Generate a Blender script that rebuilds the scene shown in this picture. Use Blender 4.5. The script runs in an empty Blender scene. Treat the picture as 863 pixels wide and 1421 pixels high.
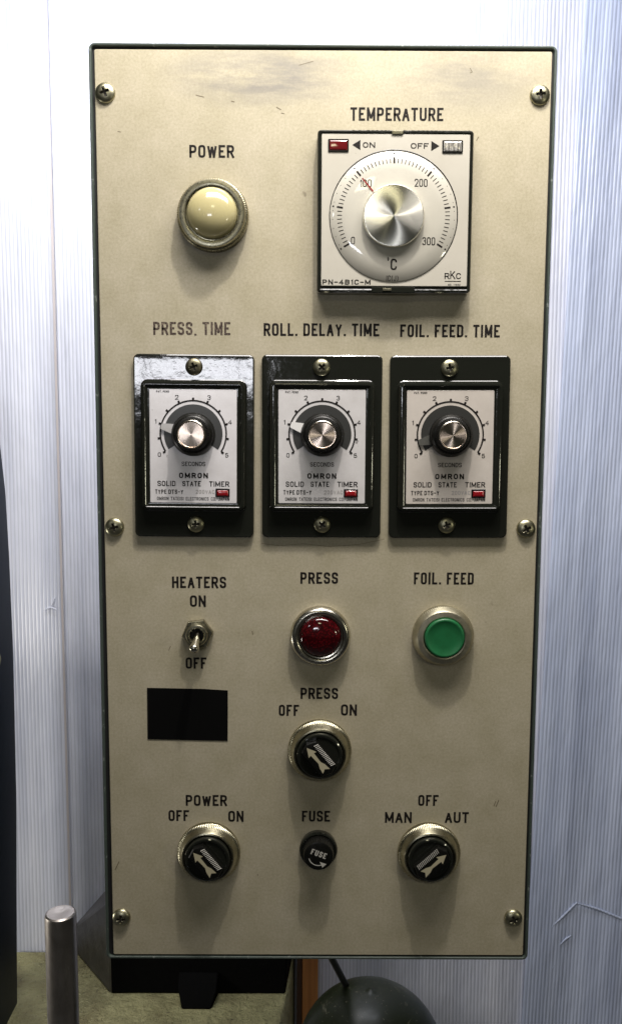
import bpy, bmesh, math, random
from mathutils import Vector, Matrix
random.seed(7)
PI = math.pi
S = bpy.context.scene
COL = S.collection
BASE = 1600.0          # height (mm) of the top edge of the control box above the workshop floor

# Everything is laid out in millimetres on the face of the control box:
# u = to the right from the left edge, v = down from the top edge, h = out of the face towards the viewer.
def W(u, v, h=0.0):
    return Vector((u / 1000.0, -h / 1000.0, (BASE - v) / 1000.0))

# ---------------------------------------------------------------- camera
cam = bpy.data.cameras.new('camera')
co = bpy.data.objects.new('camera', cam); COL.objects.link(co)
cam.sensor_fit = 'VERTICAL'; cam.sensor_height = 24.0; cam.lens = 24.0 * 1200.0 / 1421.0
cam.clip_start = 0.02; cam.clip_end = 60
pitch, yaw, roll = -0.1074, -0.00302, -0.00441
Rm = Matrix.Rotation(yaw, 4, 'Z') @ Matrix.Rotation(pitch, 4, 'X') @ Matrix.Rotation(roll, 4, 'Y') @ Matrix.Rotation(PI / 2, 4, 'X')
co.matrix_world = Matrix.Translation(W(136.98, 230.06, 563.27)) @ Rm
S.camera = co

# ---------------------------------------------------------------- world and lamps
w = bpy.data.worlds.new('World'); S.world = w; w.use_nodes = True
bg = w.node_tree.nodes['Background']
bg.inputs[0].default_value = (0.90, 0.93, 0.72, 1); bg.inputs[1].default_value = 0.025

def lamp(name, pos, target, sx, sy, power, color, spread=180):
    l = bpy.data.lights.new(name, 'AREA'); l.shape = 'RECTANGLE'; l.size = sx; l.size_y = sy
    l.energy = power; l.color = color; l.spread = math.radians(spread)
    o = bpy.data.objects.new(name, l); COL.objects.link(o); o.location = pos
    d = (Vector(target) - Vector(pos)).normalized()
    o.rotation_euler = d.to_track_quat('-Z', 'Y').to_euler()
    return o
# ceiling tube running away from the box face, above and a little to the right
# ceiling panel and a small lamp above the box, close to its face
lamp('ceiling_panel', W(225, -285, 215), W(215, 0, 0), 0.55, 0.18, 5.5, (1.0, 0.95, 0.915))
lamp('ceiling_spot', W(205, -400, 225), W(185, 120, 0), 0.025, 0.025, 3.5, (1.0, 0.94, 0.86))
# unseen tube added over the plastic sheeting behind the box to brighten it
lamp('sheeting_fill_tube', W(60, -560, -330), W(60, 400, -600), 0.6, 0.05, 7.0, (0.87, 0.90, 1.0))
# two unseen lamps added left of the box to brighten bed and sheeting
lamp('bed_fill_lamp', W(-150, -300, -300), W(-120, 982, -500), 0.25, 0.08, 2.2, (1.0, 0.96, 0.90))
lamp('left_fill_lamp', W(-700, 680, -50), W(-100, 960, -500), 0.15, 0.15, 2.6, (1.0, 0.96, 0.88))
# lamps of the workshop behind the viewer
lamp('workshop_fill_lamp', W(95, -520, 1600), W(140, 120, 0), 0.20, 0.12, 0.80, (1.0, 0.93, 0.62))
lamp('workshop_window', W(-132, 122, 1500), W(60, 230, 0), 0.27, 0.085, 1.35, (0.93, 0.94, 1.0))
lamp('workshop_fill_lamp', W(860, 330, 620), W(220, 480, 0), 0.07, 0.07, 0.42, (1.0, 0.95, 0.70))  # unseen fill added to brighten the right side of the plate
lamp('workshop_fill_lamp', W(-750, -250, 1100), W(140, 250, 0), 0.07, 0.07, 0.25, (0.93, 0.96, 1.0))

S.view_settings.view_transform = 'Standard'; S.view_settings.look = 'None'
S.view_settings.exposure = 0.0; S.view_settings.gamma = 1.0
S.cycles.max_bounces = 6
try: S.cycles.use_denoising = True
except Exception: pass

# ---------------------------------------------------------------- materials
def mat(name, col, rough=0.5, metal=0.0, **k):
    m = bpy.data.materials.new(name); m.use_nodes = True
    b = m.node_tree.nodes['Principled BSDF']
    b.inputs['Base Color'].default_value = (*col, 1)
    b.inputs['Roughness'].default_value = rough; b.inputs['Metallic'].default_value = metal
    for kk, v in k.items():
        b.inputs[kk.replace('_', ' ')].default_value = v
    return m
class N:
    """tiny node helper"""
    def __init__(s, m): s.m = m; s.t = m.node_tree; s.b = s.t.nodes['Principled BSDF']
    def n(s, ty, **k):
        x = s.t.nodes.new('ShaderNode' + ty)
        for a, v in k.items():
            if a in ('scale', 'detail', 'rough', 'strength', 'dist', 'fac'):
                x.inputs[{'scale': 'Scale', 'detail': 'Detail', 'rough': 'Roughness', 'strength': 'Strength', 'dist': 'Distance', 'fac': 'Fac'}[a]].default_value = v
            else: setattr(x, a, v)
        return x
    def l(s, a, b): s.t.links.new(a, b)
    def coord(s, sc=(1, 1, 1), which='Object', loc=(0, 0, 0), rot=(0, 0, 0)):
        c = s.n('TexCoord'); mp = s.n('Mapping'); mp.inputs['Scale'].default_value = sc
        mp.inputs['Location'].default_value = loc; mp.inputs['Rotation'].default_value = rot
        s.l(c.outputs[which], mp.inputs[0]); return mp.outputs[0]
    def noise(s, vec, scale, detail=4, rough=0.55):
        x = s.n('TexNoise', scale=scale, detail=detail, rough=rough); s.l(vec, x.inputs['Vector']); return x.outputs['Fac']
    def ramp(s, fac, stops):
        r = s.n('ValToRGB'); e = r.color_ramp.elements
        while len(e) < len(stops): e.new(0.5)
        for i, (p, c) in enumerate(stops):
            e[i].position = p; e[i].color = (c, c, c, 1) if isinstance(c, (int, float)) else (*c, 1)
        s.l(fac, r.inputs[0]); return r.outputs[0]
    def mix(s, fac, a, b, mode='MIX'):
        x = s.n('Mix', data_type='RGBA', blend_type=mode)
        for i, v in ((0, fac), (6, a), (7, b)):
            if isinstance(v, (int, float)): x.inputs[i].default_value = v
            elif isinstance(v, tuple): x.inputs[i].default_value = (*v, 1)
            else: s.l(v, x.inputs[i])
        return x.outputs[2]
    def math(s, op, a, b=0.0):
        x = s.n('Math', operation=op)
        for i, v in ((0, a), (1, b)):
            if isinstance(v, (int, float)): x.inputs[i].default_value = v
            else: s.l(v, x.inputs[i])
        return x.outputs[0]
    def bump(s, h, strength=0.3, dist=0.0003, prev=None):
        x = s.n('Bump', strength=strength, dist=dist); s.l(h, x.inputs['Height'])
        if prev is not None: s.l(prev, x.inputs['Normal'])
        s.l(x.outputs[0], s.b.inputs['Normal']); return x.outputs[0]
    def color(s, c): s.l(c, s.b.inputs['Base Color'])
    def roughn(s, c): s.l(c, s.b.inputs['Roughness'])

# beige front plate: fine grain, faint blotches, grimy smear along its top
PC = (0.50, 0.46, 0.335)
plate_m = mat('beige_plate', PC, 0.42, 0.0); n = N(plate_m)
v1 = n.coord(); fine = n.noise(v1, 620, 4, 0.8); mid = n.noise(v1, 45, 5, 0.6); big = n.noise(v1, 6, 3)
c = n.mix(n.ramp(mid, [(0.3, 0.0), (0.75, 0.8)]), (0.54, 0.49, 0.375), (0.41, 0.37, 0.25))
c = n.mix(n.ramp(fine, [(0.30, 0.0), (0.7, 1.0)]), c, n.mix(1.0, c, (0.72, 0.715, 0.68), 'MULTIPLY'))
c = n.mix(n.ramp(big, [(0.35, 0.0), (0.7, 0.55)]), c, n.mix(1.0, c, (0.88, 0.86, 0.80), 'MULTIPLY'))
# smear: streaky noise limited to an ellipse near the top edge of the plate
def ellipse(u, v, ru, rv):
    tc = n.n('TexCoord'); sx = n.n('SeparateXYZ'); n.l(tc.outputs['Object'], sx.inputs[0])
    a = n.math('DIVIDE', n.math('SUBTRACT', sx.outputs[0], u / 1000), ru / 1000)
    b = n.math('DIVIDE', n.math('SUBTRACT', sx.outputs[2], -v / 1000), rv / 1000)
    d = n.math('SQRT', n.math('ADD', n.math('MULTIPLY', a, a), n.math('MULTIPLY', b, b)))
    return n.ramp(d, [(0.25, 1.0), (1.0, 0.0)])
streak = n.ramp(n.noise(n.coord((14, 1, 70)), 1.0, 8, 0.72), [(0.36, 0.0), (0.58, 1.0)])
m1 = n.math('MULTIPLY', n.math('MAXIMUM', ellipse(108, 19, 70, 22), n.math('MULTIPLY', ellipse(232, 18, 60, 26), 0.6)), streak)
c = n.mix(n.math('MULTIPLY', m1, 0.85), c, (0.19, 0.18, 0.165))
spots = n.ramp(n.noise(n.coord((1, 1, 1), loc=(3, 1, 2)), 95, 2, 0.4), [(0.755, 0.0), (0.79, 1.0)])
c = n.mix(n.math('MULTIPLY', spots, 0.6), c, (0.13, 0.11, 0.07))
n.color(c); n.bump(fine, 0.16, 0.0002)
n.roughn(n.ramp(mid, [(0.3, 0.36), (0.7, 0.52)]))

green_m = mat('dark_green_paint', (0.030, 0.045, 0.036), 0.45); n = N(green_m)
v1 = n.coord(); a = n.noise(v1, 240, 4); n.bump(a, 0.5, 0.0005)
chip = n.ramp(n.noise(v1, 130, 5, 0.65), [(0.60, 0.0), (0.68, 1.0)])
n.color(n.mix(chip, (0.050, 0.066, 0.056), (0.22, 0.24, 0.22)))
gap_m = mat('black_gasket', (0.006, 0.006, 0.006), 0.7)
ink_m = mat('black_ink', (0.012, 0.010, 0.009), 0.6, Specular_IOR_Level=0.15); n = N(ink_m)
wear = n.ramp(n.noise(n.coord(), 900, 4, 0.6), [(0.62, 0.0), (0.74, 1.0)])
n.color(n.mix(n.math('MULTIPLY', wear, 0.5), (0.012, 0.010, 0.009), (0.15, 0.13, 0.10)))
worn_m = mat('worn_ink', (0.05, 0.03, 0.02), 0.6); n = N(worn_m)
wear = n.ramp(n.noise(n.coord((1, 1, 0.6)), 900, 4, 0.7), [(0.48, 0.0), (0.64, 0.8)])
n.color(n.mix(wear, (0.035, 0.020, 0.015), (0.24, 0.19, 0.14)))
thin_ink = mat('thin_ink', (0.03, 0.028, 0.027), 0.5, Specular_IOR_Level=0.2)
faint_ink = mat('faint_stamp', (0.38, 0.36, 0.35), 0.4)
silver_ink = mat('raised_silver_print', (0.70, 0.68, 0.62), 0.35, 0.3)

def metal(name, col, rough, bump=0.25, scale=500, dirt=0.35):
    m = mat(name, col, rough, 1.0); n = N(m); v = n.coord()
    a = n.noise(v, scale, 5, 0.65); n.bump(a, bump * 0.25, 0.0002)
    d = n.ramp(n.noise(v, 170, 5, 0.6), [(0.42, 0.0), (0.72, 1.0)])
    n.color(n.mix(n.math('MULTIPLY', d, dirt), col, tuple(x * 0.35 for x in col)))
    n.roughn(n.ramp(a, [(0.3, rough * 0.9), (0.75, min(1, rough * 1.3))]))
    return m
chrome_m = metal('dull_chrome', (0.62, 0.59, 0.50), 0.22, 0.1, 420)
nickel_m = metal('nickel', (0.40, 0.375, 0.27), 0.27, 0.10, 500, 0.4)
screw_m = metal('screw_metal', (0.44, 0.42, 0.29), 0.33, 0.35, 700, 0.55)
dark_screw_m = metal('dark_screw_metal', (0.24, 0.22, 0.15), 0.40, 0.35, 700, 0.6)
satin_m = metal('satin_ring_metal', (0.47, 0.44, 0.33), 0.42, 0.3, 500, 0.4)
steel_m = metal('bright_steel', (0.47, 0.43, 0.39), 0.33, 0.0, 60, 0.15)
def turned(name, col, rough, aniso):
    m = mat(name, col, rough, 1.0); n = N(m)
    n.b.inputs['Anisotropic'].default_value = aniso
    tg = n.n('Tangent', direction_type='RADIAL', axis='Y'); n.l(tg.outputs[0], n.b.inputs['Tangent'])
    return m
turned_m = turned('turned_aluminium', (0.90, 0.88, 0.78), 0.27, 0.93)
turned_pink = turned('turned_copper_toned_aluminium', (0.88, 0.74, 0.63), 0.27, 0.95)

black_gloss = mat('black_bakelite', (0.012, 0.013, 0.010), 0.1, 0.0, Coat_Weight=0.4, Coat_Roughness=0.04); n = N(black_gloss)
v1 = n.coord(); a = n.noise(v1, 60, 4); b2 = n.noise(v1, 900, 3, 0.6)
n.bump(a, 0.42, 0.0006); n.roughn(n.ramp(n.noise(v1, 300, 6, 0.7), [(0.35, 0.07), (0.75, 0.13)]))
black_satin = mat('black_plastic', (0.006, 0.006, 0.005), 0.34, Specular_IOR_Level=0.3); n = N(black_satin)
n.roughn(n.ramp(n.noise(n.coord(), 400, 5, 0.7), [(0.35, 0.24), (0.75, 0.5)]))
tape_m = mat('black_tape', (0.003, 0.003, 0.003), 0.7, Specular_IOR_Level=0.08); n = N(tape_m)
wv = n.noise(n.coord((900, 1, 12)), 1.0, 3); n.bump(wv, 0.35, 0.0003)
def face_material(name, tint, seed):
    m_ = mat(name, (0.7, 0.68, 0.68), 0.34, 0.12, Coat_Weight=0.25, Coat_Roughness=0.12)
    n = N(m_)
    v1 = n.coord(); a = n.noise(v1, 1100, 3, 0.7); g = n.noise(n.coord(loc=(seed, 0, seed)), 90, 6, 0.7)
    c = n.mix(n.ramp(g, [(0.35, 0.0), (0.75, 0.6)]), tuple(a * b for a, b in zip((0.70, 0.68, 0.675), tint)), tuple(a * b for a, b in zip((0.55, 0.525, 0.51), tint)))
    c = n.mix(n.ramp(n.noise(n.coord(loc=(1, seed, 2)), 150, 3, 0.5), [(0.72, 0.0), (0.77, 0.7)]), c, (0.10, 0.09, 0.08))
    n.color(c); n.bump(a, 0.08, 0.0001)
    return m_
face_ms = [face_material('silver_timer_face', (1.08, 1.08, 1.1), 5), face_material('silver_timer_face', (1, 1, 1), 8), face_material('dusty_timer_face', (0.93, 0.88, 0.80), 13)]
sector_m = mat('charcoal_print', (0.030, 0.030, 0.027), 0.4, 0.0, Coat_Weight=0.2, Coat_Roughness=0.2)
rkcface_m = mat('cream_controller_face', (0.60, 0.57, 0.49), 0.32, 0.0, Coat_Weight=0.5, Coat_Roughness=0.10); n = N(rkcface_m)
v1 = n.coord(); g = n.noise(v1, 30, 6, 0.65)
c = n.mix(n.ramp(g, [(0.35, 0.0), (0.75, 0.7)]), (0.50, 0.475, 0.41), (0.42, 0.395, 0.33))
c = n.mix(n.ramp(n.noise(v1, 170, 4, 0.6), [(0.70, 0.0), (0.78, 0.6)]), c, (0.2, 0.18, 0.13)); n.color(c)
dial_m = mat('clear_covered_dial', (0.60, 0.575, 0.50), 0.30, 0.0, Coat_Weight=1.0, Coat_Roughness=0.04); n = N(dial_m)
v1 = n.coord(); n.color(n.mix(n.ramp(n.noise(v1, 26, 6, 0.65), [(0.35, 0.0), (0.75, 0.7)]), (0.49, 0.47, 0.405), (0.43, 0.41, 0.345)))
ivory_m = mat('ivory_lens', (0.46, 0.41, 0.215), 0.14, 0.0, Subsurface_Weight=0.06, Subsurface_Radius=(0.004, 0.004, 0.002), Coat_Weight=0.5, Coat_Roughness=0.04); n = N(ivory_m)
n.bump(n.noise(n.coord(), 90, 3), 0.06, 0.0006)
redlens_m = mat('red_lens', (0.16, 0.004, 0.008), 0.10, 0.0, Coat_Weight=1.0, Coat_Roughness=0.03); n = N(redlens_m)
vo = n.n('TexVoronoi', scale=700); n.l(n.coord(), vo.inputs['Vector'])
n.bump(vo.outputs['Distance'], 0.10, 0.0004)
n.color(n.mix(n.ramp(vo.outputs['Distance'], [(0.1, 0.0), (0.6, 1.0)]), (0.10, 0.002, 0.005), (0.022, 0.001, 0.002)))
redwin_m = mat('red_window', (0.25, 0.008, 0.012), 0.15, 0.0, Coat_Weight=1.0, Coat_Roughness=0.05)
redwin_dark = mat('dark_red_window', (0.10, 0.006, 0.008), 0.12, 0.0, Coat_Weight=1.0, Coat_Roughness=0.05)
clearwin_m = mat('clear_window', (0.55, 0.53, 0.47), 0.12, 0.55, Coat_Weight=1.0, Coat_Roughness=0.04); n = N(clearwin_m)
wv = n.noise(n.coord((700, 1, 60)), 1.0, 3); n.bump(wv, 0.8, 0.0008); n.color(n.ramp(wv, [(0.38, (0.10, 0.09, 0.08)), (0.62, (0.85, 0.82, 0.76))]))
greencap_m = mat('green_button', (0.012, 0.155, 0.045), 0.38); n = N(greencap_m)
n.color(n.mix(n.ramp(n.noise(n.coord(), 140, 5, 0.7), [(0.4, 0.0), (0.7, 0.7)]), (0.012, 0.135, 0.045), (0.010, 0.10, 0.030))); n.bump(n.noise(n.coord(), 600, 3), 0.15, 0.0002)
white_pl = mat('white_pointer', (0.80, 0.79, 0.77), 0.35)
clear_pl = mat('smoky_clear_pointer', (0.10, 0.10, 0.09), 0.12, 0.0, Coat_Weight=1.0, Coat_Roughness=0.03)
silver_pl = mat('silvery_clear_pointer', (0.50, 0.48, 0.46), 0.15, 0.2, Coat_Weight=1.0, Coat_Roughness=0.03)
cream_ink = mat('cream_inlay', (0.44, 0.40, 0.27), 0.5)
redline_m = mat('red_needle', (0.22, 0.008, 0.006), 0.6, Specular_IOR_Level=0.2)

# corrugated plastic sheet: milky bluish, faint darker webs inside every flute
def sheet_material(name, tint):
    m_ = mat(name, (0.70, 0.73, 0.82), 0.36, 0.0, Coat_Weight=0.2, Coat_Roughness=0.2)
    n = N(m_)
    v1 = n.coord(); tc = n.n('TexCoord'); sx = n.n('SeparateXYZ'); n.l(tc.outputs['Object'], sx.inputs[0])
    web = n.math('ABSOLUTE', n.math('SINE', n.math('MULTIPLY', sx.outputs[0], PI / 0.0050)))
    webc = n.ramp(web, [(0.0, 0.77), (0.7, 1.0)])
    cloud = n.noise(n.coord((1, 1, 0.35)), 11, 5, 0.6); band = n.noise(n.coord((1, 1, 0.02)), 34, 4, 0.6)
    c = n.mix(n.ramp(cloud, [(0.35, 0.0), (0.72, 1.0)]), tuple(a * b for a, b in zip((0.76, 0.785, 0.87), tint)), tuple(a * b for a, b in zip((0.60, 0.63, 0.73), tint)))
    c = n.mix(n.ramp(band, [(0.38, 0.0), (0.66, 0.75)]), c, n.mix(1.0, c, (0.72, 0.735, 0.77), 'MULTIPLY'))
    c = n.mix(1.0, c, webc, 'MULTIPLY')
    scuff = n.ramp(n.noise(n.coord((1, 1, 0.5), loc=(2, 2, 2)), 70, 6, 0.75), [(0.66, 0.0), (0.74, 0.5)])
    c = n.mix(scuff, c, (0.86, 0.87, 0.90)); n.color(c)
    n.bump(n.noise(n.coord((1, 1, 0.25)), 14, 4), 0.8, 0.010)
    return m_
sheet_m = sheet_material('milky_plastic_sheet', (1, 1, 1.02)); sheet_blue_m = sheet_material('bluish_plastic_sheet', (0.78, 0.84, 0.96))
crease_m = mat('whitened_crease', (0.76, 0.78, 0.86), 0.5)
seam_m = mat('brownish_tape_edge', (0.50, 0.46, 0.46), 0.5)

bed_m = mat('olive_machine_paint', (0.34, 0.33, 0.18), 0.5); n = N(bed_m)
v1 = n.coord(); a = n.noise(v1, 55, 6, 0.62); b2 = n.noise(v1, 260, 5, 0.7)
n.bump(a, 1.0, 0.018, n.bump(b2, 1.0, 0.004))
c = n.mix(n.ramp(n.noise(v1, 14, 6, 0.65), [(0.4, 0.0), (0.62, 1.0)]), (0.50, 0.47, 0.235), (0.27, 0.235, 0.115))
c = n.mix(n.ramp(n.noise(n.coord(loc=(4, 1, 1)), 120, 5, 0.7), [(0.62, 0.0), (0.70, 0.8)]), c, (0.06, 0.05, 0.03)); n.color(c)
grey_m = mat('grey_casting', (0.19, 0.18, 0.18), 0.42, 0.2); n = N(grey_m)
v1 = n.coord(); n.bump(n.noise(v1, 60, 6, 0.6), 0.4, 0.003)
n.color(n.mix(n.ramp(n.noise(v1, 20, 5), [(0.4, 0.0), (0.65, 1.0)]), (0.125, 0.12, 0.12), (0.07, 0.066, 0.07)))
matt_black = mat('shade_black', (0.003, 0.003, 0.003), 0.8, Specular_IOR_Level=0.05); n = N(matt_black); n.bump(n.noise(n.coord(), 120, 5), 0.4, 0.002)  # black of the block put in for the shadow on the bed
navy_m = mat('dark_navy_enamel', (0.010, 0.015, 0.024), 0.45, Specular_IOR_Level=0.2); n = N(navy_m); n.bump(n.noise(n.coord(), 80, 5), 0.2, 0.001)
orange_m = mat('orange_brown_wood', (0.36, 0.15, 0.05), 0.55); n = N(orange_m)
n.color(n.mix(n.ramp(n.noise(n.coord((60, 60, 4)), 1.0, 5), [(0.35, 0.0), (0.7, 1.0)]), (0.62, 0.27, 0.08), (0.34, 0.13, 0.04)))
brown_m = mat('dark_brown_paint', (0.07, 0.035, 0.02), 0.5)
dome_m = mat('scratched_black_enamel', (0.016, 0.018, 0.012), 0.30, 0.0, Specular_IOR_Level=0.22); n = N(dome_m)
v1 = n.coord(); sc = n.ramp(n.noise(n.coord((30, 30, 260), rot=(0.4, 0.7, 0.2)), 1.0, 6, 0.75), [(0.60, 0.0), (0.68, 1.0)])
sp = n.ramp(n.noise(v1, 420, 3, 0.6), [(0.66, 0.0), (0.70, 1.0)])
n.color(n.mix(n.math('MULTIPLY', n.math('MAXIMUM', sc, sp), 0.7), (0.013, 0.016, 0.007), (0.16, 0.15, 0.10)))
n.roughn(n.ramp(n.noise(v1, 40, 6, 0.7), [(0.35, 0.30), (0.7, 0.48)]))
cable_m = mat('black_rubber', (0.012, 0.012, 0.012), 0.5)
floor_m = mat('grey_floor', (0.16, 0.16, 0.16), 0.7); n = N(floor_m); n.color(n.ramp(n.noise(n.coord(), 5, 6), [(0.35, 0.10), (0.7, 0.20)]))

# ---------------------------------------------------------------- object helpers
WL = {}
def link(name, me, m, parent, loc, smooth=35):
    if smooth is not None:
        me.shade_smooth(); me.set_sharp_from_angle(angle=math.radians(smooth))
    if m is not None:
        me.materials.clear(); me.materials.append(m)
    o = bpy.data.objects.new(name, me); COL.objects.link(o)
    place(o, parent, loc); return o
def place(o, parent, loc):
    WL[o] = loc.copy()
    if parent is not None:
        o.parent = parent; o.location = loc - WL[parent]
    else: o.location = loc
def tag(o, label=None, cat=None, group=None, kind=None):
    if label: o['label'] = label
    if cat: o['category'] = cat
    if group: o['group'] = group
    if kind: o['kind'] = kind
    return o
def empty(name, loc):
    o = bpy.data.objects.new(name, None); o.empty_display_size = 0.02; COL.objects.link(o); place(o, None, loc); return o
def mesh(name, verts, faces):
    me = bpy.data.meshes.new(name); me.from_pydata(verts, [], faces); me.validate(); me.update(); return me
def flip_fix(me):
    bm = bmesh.new(); bm.from_mesh(me); bmesh.ops.remove_doubles(bm, verts=bm.verts, dist=1e-7)
    bmesh.ops.recalc_face_normals(bm, faces=bm.faces); bm.to_mesh(me); bm.free(); return me

# local mesh space: x right, z up, -y towards the viewer, all in mm / 1000
def P(x, z, h): return (x / 1000, -h / 1000, z / 1000)
def loft(name, loops, cap0=False, cap1=True):
    vs, fs = [], []; k = len(loops[0])
    for L in loops: vs += L
    for i in range(len(loops) - 1):
        for j in range(k):
            a, b = i * k + j, i * k + (j + 1) % k
            fs.append((a, b, b + k, a + k))
    if cap1: fs.append(tuple(range((len(loops) - 1) * k, len(loops) * k)))
    if cap0: fs.append(tuple(range(k - 1, -1, -1)))
    return flip_fix(mesh(name, vs, fs))
def lathe(name, prof, seg=64, knurl=(), depth=0.0, teeth=0, cap1=True, c0=False):
    if teeth: seg = teeth * 4
    loops = []
    for i, (r, h) in enumerate(prof):
        L = []
        for j in range(seg):
            a = 2 * PI * j / seg
            rr = r - (depth if (i in knurl and j % 4 >= 2) else 0)
            L.append(P(rr * math.cos(a), rr * math.sin(a), h))
        loops.append(L)
    return loft(name, loops, c0, cap1)
def rrect(w, hgt, r, inset, h, seg=6):
    w2, h2, r = w / 2 - inset, hgt / 2 - inset, max(r - inset, 0.15); L = []
    for cx, cz, a0 in ((w2 - r, h2 - r, 0), (-w2 + r, h2 - r, 90), (-w2 + r, -h2 + r, 180), (w2 - r, -h2 + r, 270)):
        for k in range(seg + 1):
            a = math.radians(a0 + 90 * k / seg); L.append(P(cx + r * math.cos(a), cz + r * math.sin(a), h))
    return L
def rblock(name, w, hgt, r, prof, cap0=False, cap1=True):
    return loft(name, [rrect(w, hgt, r, i, h) for i, h in prof], cap0, cap1)
def poly_prism(name, pts, h0, h1, bev=0.15):
    """flat outline (mm) raised from h0 to h1"""
    cx = sum(p[0] for p in pts) / len(pts); cz = sum(p[1] for p in pts) / len(pts)
    return loft(name, [[P(x, z, h0) for x, z in pts], [P(x, z, h1) for x, z in pts]])
def join(name, meshes):
    bm = bmesh.new()
    for me in meshes: bm.from_mesh(me)
    out = bpy.data.meshes.new(name); bm.to_mesh(out); bm.free()
    for me in meshes: bpy.data.meshes.remove(me)
    return out
def xform(me, M): me.transform(M); return me
def shift(me, x, z, h=0): me.transform(Matrix.Translation(P(x, z, h))); return me
def rot(me, a): me.transform(Matrix.Rotation(-a, 4, 'Y')); return me   # counter-clockwise as seen from the front

# ---------------------------------------------------------------- stroke lettering
G = {
 'A': (1.05, [[(.5, 1), (0, 0)], [(.5, 1), (1, 0)], [(.17, .32), (.83, .32)]]),
 'B': (1, [[(0, 0), (0, 1), (1, 1, 1), (1, .53, 1), (0, .53)], [(.3, .53), (1, .53, 1), (1, 0, 1), (0, 0)]]),
 'C': (1, [[(1, .70), (1, 1, 1), (0, 1, 1), (0, 0, 1), (1, 0, 1), (1, .30)]]),
 'D': (1, [[(0, 0), (0, 1), (1, 1, 1), (1, 0, 1), (0, 0), (0, .2)]]),
 'E': (.86, [[(1, 1), (0, 1), (0, 0), (1, 0)], [(0, .51), (.86, .51)]]),
 'F': (.84, [[(1, 1), (0, 1), (0, 0)], [(0, .50), (.85, .50)]]),
 'G': (1, [[(1, .70), (1, 1, 1), (0, 1, 1), (0, 0, 1), (1, 0, 1), (1, .46), (.55, .46)]]),
 'H': (1, [[(0, 0), (0, 1)], [(1, 0), (1, 1)], [(0, .51), (1, .51)]]),
 'I': (0, [[(0, 0), (0, 1)]]),
 'J': (.85, [[(1, 1), (1, 0, 1), (0, 0, 1), (0, .30)]]),
 'K': (1, [[(0, 0), (0, 1)], [(1, 1), (0, .36)], [(.32, .56), (1, 0)]]),
 'L': (.82, [[(0, 1), (0, 0), (1, 0)]]),
 'M': (1.3, [[(0, 0), (0, 1)], [(1, 0), (1, 1)], [(.02, .98), (.5, .12)], [(.98, .98), (.5, .12)]]),
 'N': (1.05, [[(0, 0), (0, 1)], [(1, 0), (1, 1)], [(0.04, 1), (.96, 0)]]),
 'O': (1, [[(.5, 1), (0, 1, 1), (0, 0, 1), (1, 0, 1), (1, 1, 1), (.5, 1)]]),
 'P': (.98, [[(0, 0), (0, 1), (1, 1, 1), (1, .44, 1), (0, .44)]]),
 'R': (1, [[(0, 0), (0, 1), (1, 1, 1), (1, .47, 1), (0, .47)], [(.5, .47), (1, 0)]]),
 'S': (.98, [[(1, .72), (1, 1, 1), (0, 1, 1), (0, .56, .8), (1, .45, .8), (1, 0, 1), (0, 0, 1), (0, .28)]]),
 'T': (.95, [[(0, 1), (1, 1)], [(.5, 1), (.5, 0)]]),
 'U': (1, [[(0, 1), (0, 0, 1), (1, 0, 1), (1, 1)]]),
 'V': (1.05, [[(0, 1), (.5, 0), (1, 1)]]),
 'W': (1.5, [[(0, 1), (.25, 0)], [(.5, .94), (.25, 0)], [(.5, .94), (.75, 0)], [(1, 1), (.75, 0)]]),
 'Y': (1.05, [[(0, 1), (.5, .44), (1, 1)], [(.5, .5), (.5, 0)]]),
 '0': (.95, [[(.5, 1), (0, 1, 1), (0, 0, 1), (1, 0, 1), (1, 1, 1), (.5, 1)]]),
 '1': (.32, [[(0, .78), (1, 1), (1, 0)]]),
 '2': (.95, [[(0, .72), (0, 1, 1), (1, 1, 1), (1, .58, .6), (0, 0), (1, 0)]]),
 '3': (.92, [[(0, .78), (0, 1, 1), (1, 1, 1), (1, .54, .8), (.35, .54)], [(.35, .54), (1, .54, .8), (1, 0, 1), (0, 0, 1), (0, .24)]]),
 '4': (1, [[(.72, 0), (.72, 1), (0, .27), (1, .27)]]),
 '5': (.92, [[(.95, 1), (.08, 1), (.02, .56), (1, .62, 1), (1, 0, 1), (0, 0, 1), (0, .24)]]),
 '.': (0, [[(0, 0), (0, .015)]]), ',': (.12, [[(0, .02), (0, -.02), (1, -.14)]]),
 '-': (.7, [[(0, .48), (1, .48)]]), '(': (.35, [[(1, 1.05), (0, .8, .6), (0, .2, .6), (1, -.05)]]),
 ')': (.35, [[(0, 1.05), (1, .8, .6), (1, .2, .6), (0, -.05)]]),
 "'": (.4, [[(.5, .72), (0, .72, 1), (0, 1, 1), (1, 1, 1), (1, .72, 1), (.5, .72)]]),
}
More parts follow.
